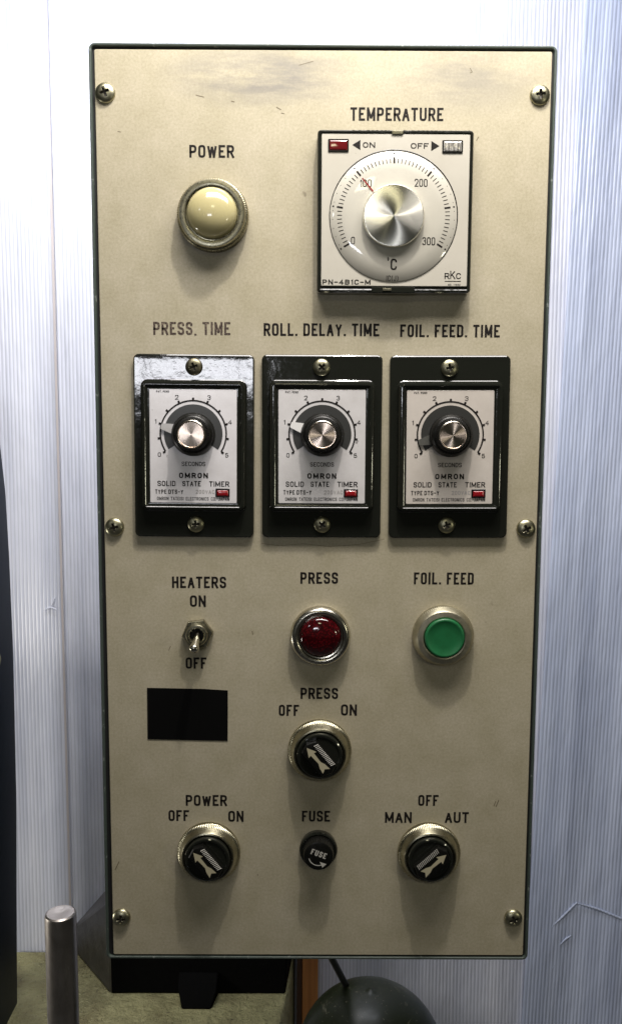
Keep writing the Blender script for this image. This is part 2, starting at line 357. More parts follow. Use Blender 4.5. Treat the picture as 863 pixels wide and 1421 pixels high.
def rounded(pts, w, h, rad):
    out = []
    q = [(p[0] * w, p[1] * h, (p[2] if len(p) > 2 else 0)) for p in pts]
    for i, (x, y, r) in enumerate(q):
        if r and 0 < i < len(q) - 1:
            a, b = q[i - 1], q[i + 1]
            la = math.hypot(a[0] - x, a[1] - y); lb = math.hypot(b[0] - x, b[1] - y)
            da = min(rad * r, la * (0.5 if a[2] else 1.0)); db = min(rad * r, lb * (0.5 if b[2] else 1.0))
            ax, ay = x + (a[0] - x) / la * da, y + (a[1] - y) / la * da
            bx, by = x + (b[0] - x) / lb * db, y + (b[1] - y) / lb * db
            for k in range(7):
                t = k / 6; t2 = t
                # blend between quadratic and circle-like corner
                cx = (1 - t) ** 2 * ax + 2 * t * (1 - t) * x + t * t * bx
                cy = (1 - t) ** 2 * ay + 2 * t * (1 - t) * y + t * t * by
                f = 0.10 * 4 * t * (1 - t)
                out.append((cx + (x - cx) * f, cy + (y - cy) * f))
        else: out.append((x, y))
    res = [out[0]]
    for p in out[1:]:
        if math.hypot(p[0] - res[-1][0], p[1] - res[-1][1]) > 1e-4: res.append(p)
    return res
def ribbon(pts, s, h, vs, fs):
    """flat mitred band of width s along pts, at height h"""
    k = len(pts); base = len(vs)
    closed = k > 3 and math.hypot(pts[0][0] - pts[-1][0], pts[0][1] - pts[-1][1]) < 1e-4
    if closed: pts = pts[:-1]; k -= 1
    for i in range(k):
        if closed: a, b = pts[i - 1], pts[(i + 1) % k]
        else: a, b = pts[max(i - 1, 0)], pts[min(i + 1, k - 1)]
        p = pts[i]
        d1 = Vector((p[0] - a[0], p[1] - a[1])); d2 = Vector((b[0] - p[0], b[1] - p[1]))
        if d1.length < 1e-6: d1 = d2
        if d2.length < 1e-6: d2 = d1
        d1.normalize(); d2.normalize(); tt = (d1 + d2)
        if tt.length < 1e-3: tt = d2.copy()
        tt.normalize(); nn = Vector((-tt.y, tt.x)); cs = max(nn.dot(Vector((-d2.y, d2.x))), 0.45)
        m = s / 2 / cs
        vs.append(P(p[0] + nn.x * m, p[1] + nn.y * m, h)); vs.append(P(p[0] - nn.x * m, p[1] - nn.y * m, h))
    for i in range(k if closed else k - 1):
        a = base + 2 * i; b = base + 2 * ((i + 1) % k)
        fs.append((a, a + 1, b + 1, b))
def text_mesh(s, W_, H_, st, gap=None, lw=None, h=0.06, rad=None, space=None):
    """word of stroke letters, total width W_, cap height H_ (mm), centred on the origin"""
    glyphs = [G.get(ch) for ch in s]
    nlet = sum(g[0] for g in glyphs if g)
    if gap is None: gap = st * 0.75
    sp = space if space is not None else H_ * 0.28
    fixed = 0
    for i, g in enumerate(glyphs):
        fixed += sp if g is None else st
        if i: fixed += gap
    unit = (W_ - fixed) / max(nlet, 0.01)
    vs, fs = [], []; x = -W_ / 2
    for i, g in enumerate(glyphs):
        if i: x += gap
        if g is None: x += sp; continue
        gw = g[0] * unit
        for k, pl in enumerate(g[1]):
            pts = rounded([(p[0], *p[1:]) for p in pl], max(gw, 1e-3), H_ - st, rad or unit * 0.55)
            pts = [(x + st / 2 + a, -H_ / 2 + st / 2 + b) for a, b in pts]
            if s[i] == '.': pts = [(pts[0][0], -H_ / 2), (pts[0][0], -H_ / 2 + st)]
            # ends that stop on a cap line run to the full letter height
            q = list(pts)
            for e, o_ in ((0, 1), (-1, -2)):
                if abs(q[e][1] - (H_ / 2 - st / 2)) < 1e-3 and q[o_][1] < q[e][1] - 1e-3 and abs(q[o_][0]-q[e][0]) < 1e-3: q[e] = (q[e][0], H_ / 2)
                elif abs(q[e][1] + (H_ / 2 - st / 2)) < 1e-3 and q[o_][1] > q[e][1] + 1e-3 and s[i] not in '.': 
                    dx, dy = q[e][0] - q[o_][0], q[e][1] - q[o_][1]; f = (st / 2) / abs(dy); q[e] = (q[e][0] + dx * f, -H_ / 2)
                elif abs(q[e][0] - (x + st / 2)) < 1e-3 and abs(q[o_][1] - q[e][1]) < 1e-3: q[e] = (x, q[e][1])
                elif abs(q[e][0] - (x + st / 2 + gw)) < 1e-3 and abs(q[o_][1] - q[e][1]) < 1e-3: q[e] = (x + st + gw, q[e][1])
            ribbon(q, st, h + 0.02 * k, vs, fs)
        x += st + gw
    return mesh('lettering', vs, fs)
def text(s, u, v, W_, H_, st, parent, m, hgt=0.0, label=None, ang=0.0, **k):
    me = text_mesh(s, W_, H_, st, **k)
    if ang: rot(me, math.radians(ang))
    o = link('lettering', me, m, parent, W(u, v, hgt), None)
    if label: o['label'] = label
    return o
def sector(r0, r1, a0, a1, h, n=72):
    vs, fs = [], []
    for k in range(n + 1):
        a = math.radians(a0 + (a1 - a0) * k / n)
        vs += [P(r1 * math.cos(a), r1 * math.sin(a), h), P(r0 * math.cos(a), r0 * math.sin(a), h)]
        if k: b = 2 * k; fs.append((b - 2, b - 1, b + 1, b))
    return mesh('sector', vs, fs)
def bars(items, h):
    """radial ticks: (angle, r0, r1, width)"""
    vs, fs = [], []
    for a, r0, r1, wd in items:
        a = math.radians(a); d = (math.cos(a), math.sin(a)); nx, nz = -d[1] * wd / 2, d[0] * wd / 2; b = len(vs)
        vs += [P(d[0] * r0 + nx, d[1] * r0 + nz, h), P(d[0] * r0 - nx, d[1] * r0 - nz, h), P(d[0] * r1 - nx, d[1] * r1 - nz, h), P(d[0] * r1 + nx, d[1] * r1 + nz, h)]
        fs.append((b, b + 1, b + 2, b + 3))
    return mesh('tick_marks', vs, fs)

# ================================================================ the setting behind
def sheet(name, x0, x1, vtop, vbot, y, tilt, label, bow=0.0, sm_=None):
    vs, fs = [], []; pitch_ = 5.0; ns = 6; nx = int((x1 - x0) / pitch_ * ns); rows = 9
    for r in range(rows):
        z = -(vbot - vtop) * r / (rows - 1)
        for i in range(nx + 1):
            x = i * pitch_ / ns
            d = 0.55 * abs(math.sin(PI * x / pitch_)) + bow * math.sin(x / 47.0 + 0.6) * (0.6 + 0.4 * math.cos(r * 0.9))
            d += 0.9 * bow * math.sin(x / 19.0 + r * 0.15)
            vs.append((x / 1000, -d / 1000, z / 1000))
    for r in range(rows - 1):
        for i in range(nx):
            a = r * (nx + 1) + i; fs.append((a, a + nx + 1, a + nx + 2, a + 1))
    o = link(name, mesh(name, vs, fs), sm_ or sheet_m, None, W(x0, vtop, -y), 180)
    o.rotation_euler = (0, tilt, 0)
    so = o.modifiers.new('thickness', 'SOLIDIFY'); so.thickness = 0.0035; so.offset = -1
    return tag(o, label, 'plastic sheet', 'ribbed plastic sheets hung behind the control box')
s1_ = sheet('plastic_sheet', -640, -192, -560, 1500, 600.6, math.radians(0.0), 'white ribbed plastic sheet left of the brownish seam, behind the dark machine post', 1.0)
s2_ = sheet('plastic_sheet', -196, 500, -560, 1500, 600, 0.0, 'white ribbed plastic sheet directly behind the control box', 0.8)
s3_ = sheet('plastic_sheet', 492, 1150, -560, 1500, 594, math.radians(1.6), 'bluish ribbed plastic sheet right of the control box with bent white creases low down', 1.4, sheet_blue_m)
def tube(name, pts, r, m, parent=None, label=None, seg=10, flat=1.0):
    vs, fs = [], []
    for i, p in enumerate(pts):
        a = pts[max(i - 1, 0)]; b = pts[min(i + 1, len(pts) - 1)]
        d = (b - a).normalized(); up = Vector((0, 1, 0)) if abs(d.y) < 0.9 else Vector((1, 0, 0))
        x = d.cross(up).normalized(); y = x.cross(d).normalized()
        rr = r[i] if isinstance(r, (list, tuple)) else r
        for k in range(seg):
            t = 2 * PI * k / seg; vs.append(p + x * (rr * math.cos(t)) + y * (rr * flat * math.sin(t)))
    for i in range(len(pts) - 1):
        for k in range(seg):
            a = i * seg + k; b = i * seg + (k + 1) % seg; fs.append((a, b, b + seg, a + seg))
    fs.append(tuple(range(seg))[::-1]); fs.append(tuple(range((len(pts) - 1) * seg, len(pts) * seg)))
    o0 = pts[0]; me = mesh(name, [tuple(v - o0) for v in vs], fs); flip_fix(me)
    return link(name, me, m, parent, o0, 50)
# bent creases in the right-hand sheet (ridges pressed out of the plastic)
for pts, r in (([(481, 948), (497, 932), (515, 912), (519, 908)], 1.5), ([(517, 909), (545, 917), (586, 934), (640, 960)], 1.7),
               ([(497, 972), (505, 963), (512, 958)], 1.6), ([(484, 1015), (489, 1003)], 1.4)):
    P3 = [W(a, b, -592.2) for a, b in pts]
    rr = [0.0004] + [r / 1000] * (len(P3) - 2) + [0.0006]
    o = tube('crease', P3, rr, sheet_blue_m, None, seg=8, flat=0.5)
    o.parent = s3_; WL[s3_] = W(492, -560, -594)
    o.matrix_parent_inverse = (Matrix.Translation(s3_.location) @ Matrix.Rotation(s3_.rotation_euler.y, 4, 'Y')).inverted()
for pts in ([(-224, 492), (-214, 488), (-206, 491)], [(-213, 486), (-209, 476)]):
    P3 = [W(a, b, -599.0) for a, b in pts]
    o = tube('crease', P3, [.0004, .0014, .0005], sheet_m, None, seg=8, flat=0.5)
    o.parent = s1_; o.matrix_parent_inverse = Matrix.Translation(s1_.location).inverted()
# folded edges along the seams
def strip(name, u0, u1, v0, v1, y, m, parent, lean=0.0, th=1.0, label=None):
    pts = [(u0 + lean, v0), (u1 + lean, v0), (u1, v1), (u0, v1)]
    c = W(u0, v1, -y)
    me = loft(name, [[tuple(W(a, b, -y) - c) for a, b in pts], [tuple(W(a, b, -y + th) - c) for a, b in pts]], False, True)
    o = link(name, me, m, None, c, None)
    o.parent = parent; o.matrix_parent_inverse = (Matrix.Translation(parent.location) @ Matrix.Rotation(parent.rotation_euler.y, 4, 'Y')).inverted()
    return o
strip('seam_tape', -199, -196.2, -500, 982, 596.8, seam_m, s2_, 0.0, 1.2)
strip('folded_edge', 470, 486, -540, 1480, 596.2, sheet_m, s2_, 40, 2.0)

floor = link('floor', mesh('floor', [(-6, -6, 0), (6, -6, 0), (6, 6, 0), (-6, 6, 0)], [(0, 1, 2, 3)]), floor_m, None, Vector((0, 0, 0)), None)
tag(floor, kind='structure')

# machine bed (olive casting) below the box
def solid(name, pts, z0, z1, m, loc=None, bev=3.0, parent=None, sub=0):
    """pts: (u, y) outline in mm, from height-mark v=z0 (top) down to v=z1"""
    cu = sum(p[0] for p in pts) / len(pts); cy = sum(p[1] for p in pts) / len(pts)
    def ring(v, ins):
        out = []
        for u, y in pts:
            d = math.hypot(u - cu, y - cy); f = 1 - ins / d
            out.append(((cu + (u - cu) * f - cu) / 1000, ((cy + (y - cy) * f) - cy) / 1000, (z1 - v) / 1000))
        return out
    me = loft(name, [ring(z1, 0), ring(z0 + bev, 0), ring(z0 + bev * .3, bev * .3), ring(z0, bev)], True, True)
    return link(name, me, m, parent, W(cu, z1, -cy), 30)
bed = empty('machine_bed', W(-60, 1600, -450)); tag(bed, 'rough olive painted machine bed below the control box', 'machine bed')
solid('bed_top', [(-330, 250), (60, 250), (104, 442), (113, 505), (120, 590), (-280, 590), (-275, 560), (-262, 500)], 982, 1100, bed_m, bev=5, parent=bed)
solid('bed_base', [(-300, 270), (50, 270), (90, 580), (-260, 580)], 1100.5, 1600, bed_m, bev=2, parent=bed)
# worn raised disc near the rod on the bed
solid('boss', [(-52 + 55 * math.cos(k * PI / 12), 395 + 45 * math.sin(k * PI / 12)) for k in range(24)], 976, 981.5, bed_m, bev=2, parent=bed)

# grey casting wedge behind the lower left corner of the box
def hull(name, vs, fs, m, parent=None, bev=2.0):
    c = Vector(vs[0]); me = mesh(name, [tuple(Vector(v) - c) for v in vs], fs); flip_fix(me)
    o = link(name, me, m, parent, c, 30)
    b = o.modifiers.new('bevel', 'BEVEL'); b.width = bev / 1000; b.segments = 2; b.limit_method = 'ANGLE'
    return o
def hexa(a0, a1, a2, a3, t0, t1, t2, t3):
    return [a0, a1, a2, a3, t0, t1, t2, t3], [(0, 3, 2, 1), (4, 5, 6, 7), (0, 1, 5, 4), (1, 2, 6, 5), (2, 3, 7, 6), (3, 0, 4, 7)]
vs, fs = hexa(W(-192, 982, -590), W(-121, 982, -500), W(-60, 982, -500), W(-60, 982, -590),
              W(-192, 945, -590), W(-118, 852, -500), W(-60, 790, -500), W(-60, 790, -590))
tag(hull('gusset_casting', vs, fs, grey_m, bev=3), 'grey sloping casting rising from the bed behind the lower left corner of the box', 'machine casting')
# black bracket put in for the shadow on the bed, also carries the box
br = empty('bed_shadow', W(10, 982, -540)); tag(br, 'black bracket standing on the machine bed and carrying the control box', 'shade_block')
vs, fs = hexa(W(-119, 982, -499), W(109, 982, -499), W(118, 982, -585), W(-119, 982, -585), W(-119, 560, -499), W(134, 560, -499), W(134, 560, -585), W(-119, 560, -585))
hull('upright', vs, fs, matt_black, br)
vs, fs = hexa(W(-22, 982, -468), W(15, 982, -468), W(22, 982, -498.5), W(-30, 982, -498.5), W(-29, 964, -480), W(22, 964, -480), W(22, 950, -498.5), W(-30, 950, -498.5))
hull('foot', vs, fs, matt_black, br)
vs, fs = hexa(W(70, 580, -121), W(110, 580, -121), W(60, 580, -498), W(20, 580, -498), W(70, 540, -121), W(110, 540, -121), W(60, 540, -498), W(20, 540, -498))
hull('arm', vs, fs, matt_black, br)

# wooden post edge beside the bracket
wp = empty('wooden_post', W(135, 1600, -575)); tag(wp, 'orange brown upright board with a dark side next to the machine bed', 'wooden board')
vs, fs = hexa(W(131, 1600, -560), W(153, 1600, -560), W(153, 1600, -588), W(131, 1600, -588), W(131, 700, -560), W(153, 700, -560), W(153, 700, -588), W(131, 700, -588))
hull('front_board', vs, fs, orange_m, wp, 1)
vs, fs = hexa(W(121, 1600, -562), W(130.5, 1600, -562), W(130.5, 1600, -588), W(121, 1600, -588), W(125, 700, -562), W(130.5, 700, -562), W(130.5, 700, -588), W(125, 700, -588))
hull('side_board', vs, fs, brown_m, wp, 1)

# dark machine post at the far left, rounded shoulder towards the top
vs = []; prof = [(-305, 225), (-262, 226), (-243, 236), (-234, 256), (-229, 320), (-227, 400), (-226, 520), (-228, 700), (-234, 910), (-236, 985)]
pts = prof + [(-310, 985), (-310, 225)]
me = loft('machine_post', [[tuple(W(a, b, hh) - W(-300, 985, -520)) for a, b in [((u + (-300 - u) * ins), v) for u, v in pts]] for ins, hh in ((0.0, -480), (0.0, -400), (0.03, -394), (0.08, -392))], True, True)
post = link('machine_post', me, navy_m, None, W(-300, 985, -520), 40)
tag(post, 'dark navy machine post with a rounded shoulder at the left edge', 'machine post')
vs, fs = hexa(W(-310, 1600, -400), W(-290, 1600, -400), W(-290, 1600, -478), W(-310, 1600, -478), W(-310, 985.5, -400), W(-290, 985.5, -400), W(-290, 985.5, -478), W(-310, 985.5, -478))
hull('foot', vs, fs, navy_m, post)
kn = lathe('end_knob', [(4, -394), (14, -388), (17, -378), (15, -364), (9, -356), (3, -354)], 32); kn.transform(Matrix.Translation((0, -0.0, 0)))
k_ = link('grease_cap', kn, mat('olive_enamel', (0.20, 0.18, 0.05), 0.4), post, W(-222, 500, 0), 40)

# upright steel rod in the foreground left
rod_p = [(11.0, 0), (11.4, 1.5), (11.4, 388), (11.0, 390.2), (9.8, 391.0), (6.5, 391.1), (2.0, 390.3)]
L = [[(r * math.cos(2 * PI * j / 64) / 1000, r * math.sin(2 * PI * j / 64) / 1000, z / 1000) for j in range(64)] for r, z in rod_p]
rod = link('steel_rod', loft('steel_rod', L, True, True), steel_m, None, W(-44.5, 984, -40), 30)
tag(rod, 'upright bright steel rod with a turned end in the lower left foreground', 'steel rod')
solid('rod_carrier', [(-80, 5), (-10, 5), (-10, 75), (-80, 75)], 984.5, 1600, bed_m, bev=3).update_tag()
tag(bpy.data.objects['rod_carrier'], 'olive machine block that the steel rod stands on, below the picture edge', 'machine block')

# black dome at the bottom, and the cable that runs into it
R0 = 66.0
prof = [(0.6, R0)] + [(R0 * math.sin(a), R0 * math.cos(a) * 0.97) for a in [PI / 2 * k / 28 for k in range(1, 29)]] + [(R0, -20), (R0 + 5, -22), (R0 + 5, -34), (R0, -36), (R0, -800)]
L = [[(r * math.cos(2 * PI * j / 96) / 1000, r * math.sin(2 * PI * j / 96) / 1000, z / 1000) for j in range(96)] for r, z in prof]
dome = link('motor_cover', flip_fix(loft('motor_cover', L, True, False)), dome_m, None, W(194, 796, -150), 35)
tag(dome, 'glossy black domed motor cover covered in scratches, cut by the bottom edge', 'motor cover')
cab = tube('power_cable', [W(142, 600.5, -68), W(148, 630, -86), W(158, 681, -120), W(170, 728, -158), W(174, 743, -172)], 0.0030, cable_m)
tag(cab, 'short black cable running from under the box down to the black dome', 'cable')

# ================================================================ the control box
box = empty('control_box', W(145, 602, -60))
tag(box, 'beige fronted control box with three timers and a dial, in a dark green housing', 'control box')
def qrect(w, hgt, r, i, h, offs):
    out = []
    for x, y, z in rrect(w, hgt, r, i, h):
        a, b = x * 1000 / w + .5, .5 - z * 1000 / hgt     # across, down
        du = (1-a)*(1-b)*offs[0][0] + a*(1-b)*offs[1][0] + a*b*offs[2][0] + (1-a)*b*offs[3][0]
        dv = (1-a)*(1-b)*offs[0][1] + a*(1-b)*offs[1][1] + a*b*offs[2][1] + (1-a)*b*offs[3][1]
        out.append((x + du / 1000, y, z - dv / 1000))
    return out
OFF = ((-.2, -.86), (.1, -.5), (.3, 1.0), (-1.75, .7))
hs = loft('housing', [qrect(290, 602, 4, i, h, OFF) for i, h in ((0.6, -120), (0, -119), (0, -0.6), (0.35, 0.3), (0.9, 0.5), (1.6, 0.35), (1.95, -0.3), (1.95, -14))], True, True)
link('housing', hs, green_m, box, W(145, 301, 0), 30)
gk = loft('gasket', [qrect(286.0, 598.0, 3, 0, h, OFF) for h in (-13.5, -1.4)], False, True)
link('gasket', gk, gap_m, box, W(145, 301, 0), 30)
fp = loft('front_plate', [rrect(283.5, 596.6, 1.2, i, h) for i, h in ((0, -1.3), (0, -0.35), (0.35, 0.0))], False, True)
# plate object origin = top left corner of the box so its texture coordinates are (u, -v)
shift(fp, 145.1, -301.4)
plate = link('front_plate', fp, plate_m, box, W(0, 0, 0), 30)

caps = [('POWER', 75.6, 63.7, 28.0, 'black word POWER above the ivory lamp'), ('TEMPERATURE', 191.1, 40.8, 58.0, 'black word TEMPERATURE above the square controller'),
 ('ROLL. DELAY. TIME', 144.9, 173.3, 73.9, 'black words ROLL. DELAY. TIME above the middle timer'), ('FOIL. FEED. TIME', 227.1, 173.7, 63.8, 'black words FOIL. FEED. TIME above the right timer'),
 ('HEATERS', 65.1, 337.8, 35.7, 'black word HEATERS above the toggle switch'), ('ON', 64.2, 350.4, 10.5, 'black word ON over the toggle switch'),
 ('OFF', 62.6, 392.5, 13.9, 'black word OFF under the toggle switch'), ('PRESS', 144.3, 334.6, 24.8, 'black word PRESS above the red lamp'),
 ('FOIL. FEED', 226.5, 334.6, 39.5, 'black words FOIL. FEED above the green button'), ('PRESS', 144.8, 413.0, 25.1, 'black word PRESS below the red lamp'),
 ('OFF', 124.5, 424.8, 13.6, 'black word OFF upper left of the PRESS selector'), ('ON', 164.7, 424.4, 10.7, 'black word ON upper right of the PRESS selector'),
 ('POWER', 68.6, 488.1, 27.9, 'black word POWER above the lower left selector'), ('OFF', 49.8, 498.9, 14.0, 'black word OFF upper left of the POWER selector'),
 ('ON', 88.6, 499.3, 10.4, 'black word ON upper right of the POWER selector'), ('FUSE', 143.0, 499.1, 19.1, 'black word FUSE above the fuse holder'),
 ('OFF', 219.2, 487.6, 13.8, 'black word OFF above the lower right selector'), ('MAN', 199.0, 499.8, 18.2, 'black word MAN left above the lower right selector'),
 ('AUT', 238.8, 499.7, 16.2, 'black word AUT right above the lower right selector')]
for s, u, v, wd, lb in caps:
    text(s, u, v, wd, 8.0 if '.' in s or s == 'TEMPERATURE' else 7.7, 1.38, plate, ink_m, 0.0, lb, gap=1.05, h=0.08, space=1.7)
text('PRESS, TIME', 62.0, 172.9, 49.3, 8.2, 1.38, plate, worn_m, 0.0, 'worn brownish words PRESS, TIME above the left timer', gap=1.0, h=0.08, space=1.7)
# nicks and scratches in the plate
def scratch(pts, st, m, h=0.07):
    vs, fs = [], []; ribbon([(a, -b) for a, b in pts], st, h, vs, fs)
    u0, v0 = pts[0]; me = mesh('scratch', vs, fs); me.transform(Matrix.Translation(P(-u0, v0, 0)))
    return link('scratch', me, m, plate, W(u0, v0, 0), None)
scr_m = mat('scratch_dark', (0.16, 0.13, 0.08), 0.6)
for pts, st in (([(265, 488), (263.8, 491.5)], .5), ([(267, 487.2), (265.2, 492)], .6), ([(130, 12), (139, 9.5)], .35),
                ([(66, 30), (71, 31.2)], .5), ([(88, 33.5), (90, 34)], .7), ([(116, 37), (119, 38.5)], .6), ([(119, 40.5), (121, 40.8)], .5), ([(236, 13), (237.4, 15.4), (236.2, 16)], .5),
                ([(5.8, 538), (8.6, 532)], .6), ([(44.5, 384), (45.8, 381)], .4), ([(103, 541), (103.6, 541.6)], .6), ([(106, 311.6), (118, 313.2), (134, 311.8), (150, 313.6), (170, 312.2), (187, 308.5)], .22),
                ([(100, 370.5), (100.4, 373)], .6), ([(241, 56.5), (242.5, 54)], .6), ([(17, 52), (19, 52.4)], .5)):
    scratch(pts, st, scr_m)

# --- pan head screws with a Phillips recess
def screw_mesh(R, H, ang, arm=0.46, wd=0.125):
    vs = [P(0, 0, H - 1.6)]; fs = []; rings, seg = 26, 80; A = ang
    def hh(x, z):
        r = math.hypot(x, z) / R
        y = H * math.sqrt(max(0.0, 1 - (r * 0.985) ** 2.3)) if r < 1 else 0
        c, s = math.cos(A), math.sin(A); a, b = x * c + z * s, -x * s + z * c
        L, w2 = arm * R, wd * R
        if (abs(a) < L and abs(b) < w2) or (abs(b) < L and abs(a) < w2): y -= 0.40 * R * (1 - 0.5 * max(abs(a), abs(b)) / L)
        return y
    for i in range(1, rings + 1):
        r = R * i / rings
        for j in range(seg):
            t = 2 * PI * j / seg; x, z = r * math.cos(t), r * math.sin(t)
            vs.append(P(x, z, hh(x, z) if i < rings else 0.0))
    for j in range(seg): fs.append((0, 1 + j, 1 + (j + 1) % seg))
    for i in range(rings - 1):
        for j in range(seg):
            a, b = 1 + i * seg + j, 1 + i * seg + (j + 1) % seg; fs.append((a, a + seg, b + seg, b))
    me = flip_fix(mesh('screw', vs, fs)); return me
def screw(name, me, ang, R, m, parent, loc, arm=0.46, wd=0.125):
    o = link(name, me, m, parent, loc, 28); me.materials.append(recess_shade_m); c, s = math.cos(ang), math.sin(ang)
    for p in me.polygons:       # shade of the cross recess put in as a dark colour
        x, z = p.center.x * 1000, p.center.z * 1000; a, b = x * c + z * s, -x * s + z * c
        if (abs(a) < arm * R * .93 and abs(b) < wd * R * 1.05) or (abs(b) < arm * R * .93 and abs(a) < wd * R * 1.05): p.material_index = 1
    return o
recess_shade_m = mat('recess_shade', (0.035, 0.03, 0.022), 0.6)
for (u, v, a, lb) in ((9.8, 29.2, 0.35, 'cross head screw at the upper left corner of the front plate'), (279.8, 29.1, 0.1, 'cross head screw at the upper right corner of the front plate'),
                  (10.2, 301.3, 0.25, 'cross head screw at the left edge halfway down'), (279.6, 301.2, 0.5, 'cross head screw at the right edge halfway down'),
                  (9.6, 572.3, 0.0, 'cross head screw at the lower left corner of the front plate'), (279.2, 572.1, 0.3, 'cross head screw at the lower right corner of the front plate')):
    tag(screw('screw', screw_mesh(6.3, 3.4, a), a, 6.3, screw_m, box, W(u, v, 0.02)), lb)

# --- ivory POWER lamp
pl = link('pilot_lamp', lathe('pilot_lamp', [(22.0, 0), (22.4, .6), (22.4, 5.4), (21.8, 6.2), (20.9, 6.5), (20.9, 9.0), (20.3, 10.0), (18.0, 10.5), (16.6, 10.1), (16.3, 7.0)], teeth=96, knurl=(1, 2, 3), depth=0.45, cap1=True), nickel_m, box, W(76.4, 103.4, 0), 30)
tag(pl, 'round ivory lamp in a knurled metal bezel under the word POWER')
prof = [(15.7, 5.5), (15.7, 9.5), (15.5, 10.6)] + [(15.2 * math.cos(a), 10.6 + 8.2 * math.sin(a)) for a in [PI / 2 * k / 14 for k in range(1, 14)]] + [(0.3, 18.8)]
tag(link('lens', lathe('lens', prof, 72), ivory_m, pl, W(76.4, 103.4, 0), 40), 'domed ivory lens')

# --- temperature controller
tc_ = link('temperature_controller', join('x', [loft('a', [rrect(96, 98, 2.2, i, h) for i, h in ((0, 0), (0, 9.2), (0.6, 10.0), (1.5, 10.2), (2.2, 9.9), (2.3, 9.0))], False, True)]), black_gloss, box, W(189.7, 102.3, 0), 30)
tag(tc_, 'square black framed temperature controller with a round dial')
UC, VC = 188.9, 105.3     # dial centre
fc = loft('face_plate', [rrect(91.2, 91.8, 0.8, i, h) for i, h in ((0, 9.0), (0, 9.5), (0.3, 9.7))], False, True)
link('face_plate', fc, rkcface_m, tc_, W(189.9, 101.4, 0), 30)
# dark rim of the dial, shifted up to draw a shaded crescent, then the slightly coned dial itself
link('dial_rim', lathe('dial_rim', [(39.9, 9.6), (39.9, 9.95), (39.5, 10.1), (39.2, 9.9)], 128, cap1=False), black_satin, tc_, W(UC + .1, VC - .55, 0), 30)
link('dial', lathe('dial', [(39.4, 9.6), (39.4, 10.0), (39.0, 10.35), (28.0, 11.3), (20.0, 11.9), (0.5, 12.0)], 128), dial_m, tc_, W(UC, VC, 0), 40)
def conez(r): return 10.35 + (39.0 - r) / 11.0 * 0.95 if r > 28 else 11.3 + (28 - r) / 8 * 0.6
def cone_bars(items, m, name):
    vs, fs = [], []
    for a, r0, r1, wd in items:
        a = math.radians(a); d = (math.cos(a), math.sin(a)); nx, nz = -d[1] * wd / 2, d[0] * wd / 2; b = len(vs)
        for r, sg in ((r0, 1), (r0, -1), (r1, -1), (r1, 1)): vs.append(P(d[0] * r + sg * nx, d[1] * r + sg * nz, conez(r) + 0.06))
        fs.append((b, b + 1, b + 2, b + 3))
    return link(name, mesh(name, vs, fs), m, tc_, W(UC, VC, 0), None)
it = []; dots = []
for k in range(61):
    a = 211.0 - k * 242.0 / 60
    if k % 10 == 0: it.append((a, 31.8, 35.6, 1.15)); dots.append((a, 37.3, 38.3, 1.0))
    else: it.append((a, 32.0, 34.9, 0.5))
    if k % 2 == 1 : dots.append((a, 37.5, 37.9, 0.4))
cone_bars(it, ink_m, 'tick_marks'); cone_bars(dots, ink_m, 'outer_dots')
def ctext(s, x, z, wd, hh_, st, r, label=None, m=None, **k):
    me = text_mesh(s, wd, hh_, st, h=0.0, **k); shift(me, x, z)
    for vt in me.vertices: vt.co.y -= (conez(1000 * math.hypot(vt.co.x, vt.co.z)) + 0.08) / 1000
    o = link('lettering', me, m or ink_m, tc_, W(UC, VC, 0), None)
    if label: o['label'] = label
ctext('0', -25.0, -14.6, 2.4, 4.6, 0.55, 27.5, gap=.5); ctext('100', -17.4, 19.8, 7.2, 4.6, 0.55, 24, 'number 100 half hidden by the glare', gap=.55)
ctext('200', 16.6, 20.2, 8.0, 4.8, 0.6, 24, 'number 200 on the dial', gap=.55); ctext('300', 22.0, -14.8, 8.0, 4.8, 0.6, 25, 'number 300 on the dial', gap=.55)
ctext("'", -3.0, -28.0, 1.0, 6.8, 0.42, 24, 'small degree ring under the dial knob'); ctext('C', 0.5, -28.9, 3.9, 6.8, 1.0, 24, 'letter C under the dial knob')
ctext('IC(J)', -0.2, -37.3, 7.4, 3.4, 0.42, 33, 'small letters IC(J) at the foot of the dial', gap=.55)
link('knob', lathe('knob', [(18.9, 11.6), (19.0, 12.2), (18.9, 14.8), (18.55, 15.6), (18.2, 15.95), (17.9, 16.0), (0.05, 15.95)], 128), turned_m, tc_, W(UC - 0.3, VC + 0.4, 0), 30)
# set needle
a = math.radians(131); vs, fs = [], []
ribbon([(19.6 * math.cos(a), 19.6 * math.sin(a)), (30 * math.cos(a), 30 * math.sin(a))], 0.8, 12.2, vs, fs)
link('needle', mesh('needle', vs, fs), redline_m, tc_, W(UC, VC, 0), None)
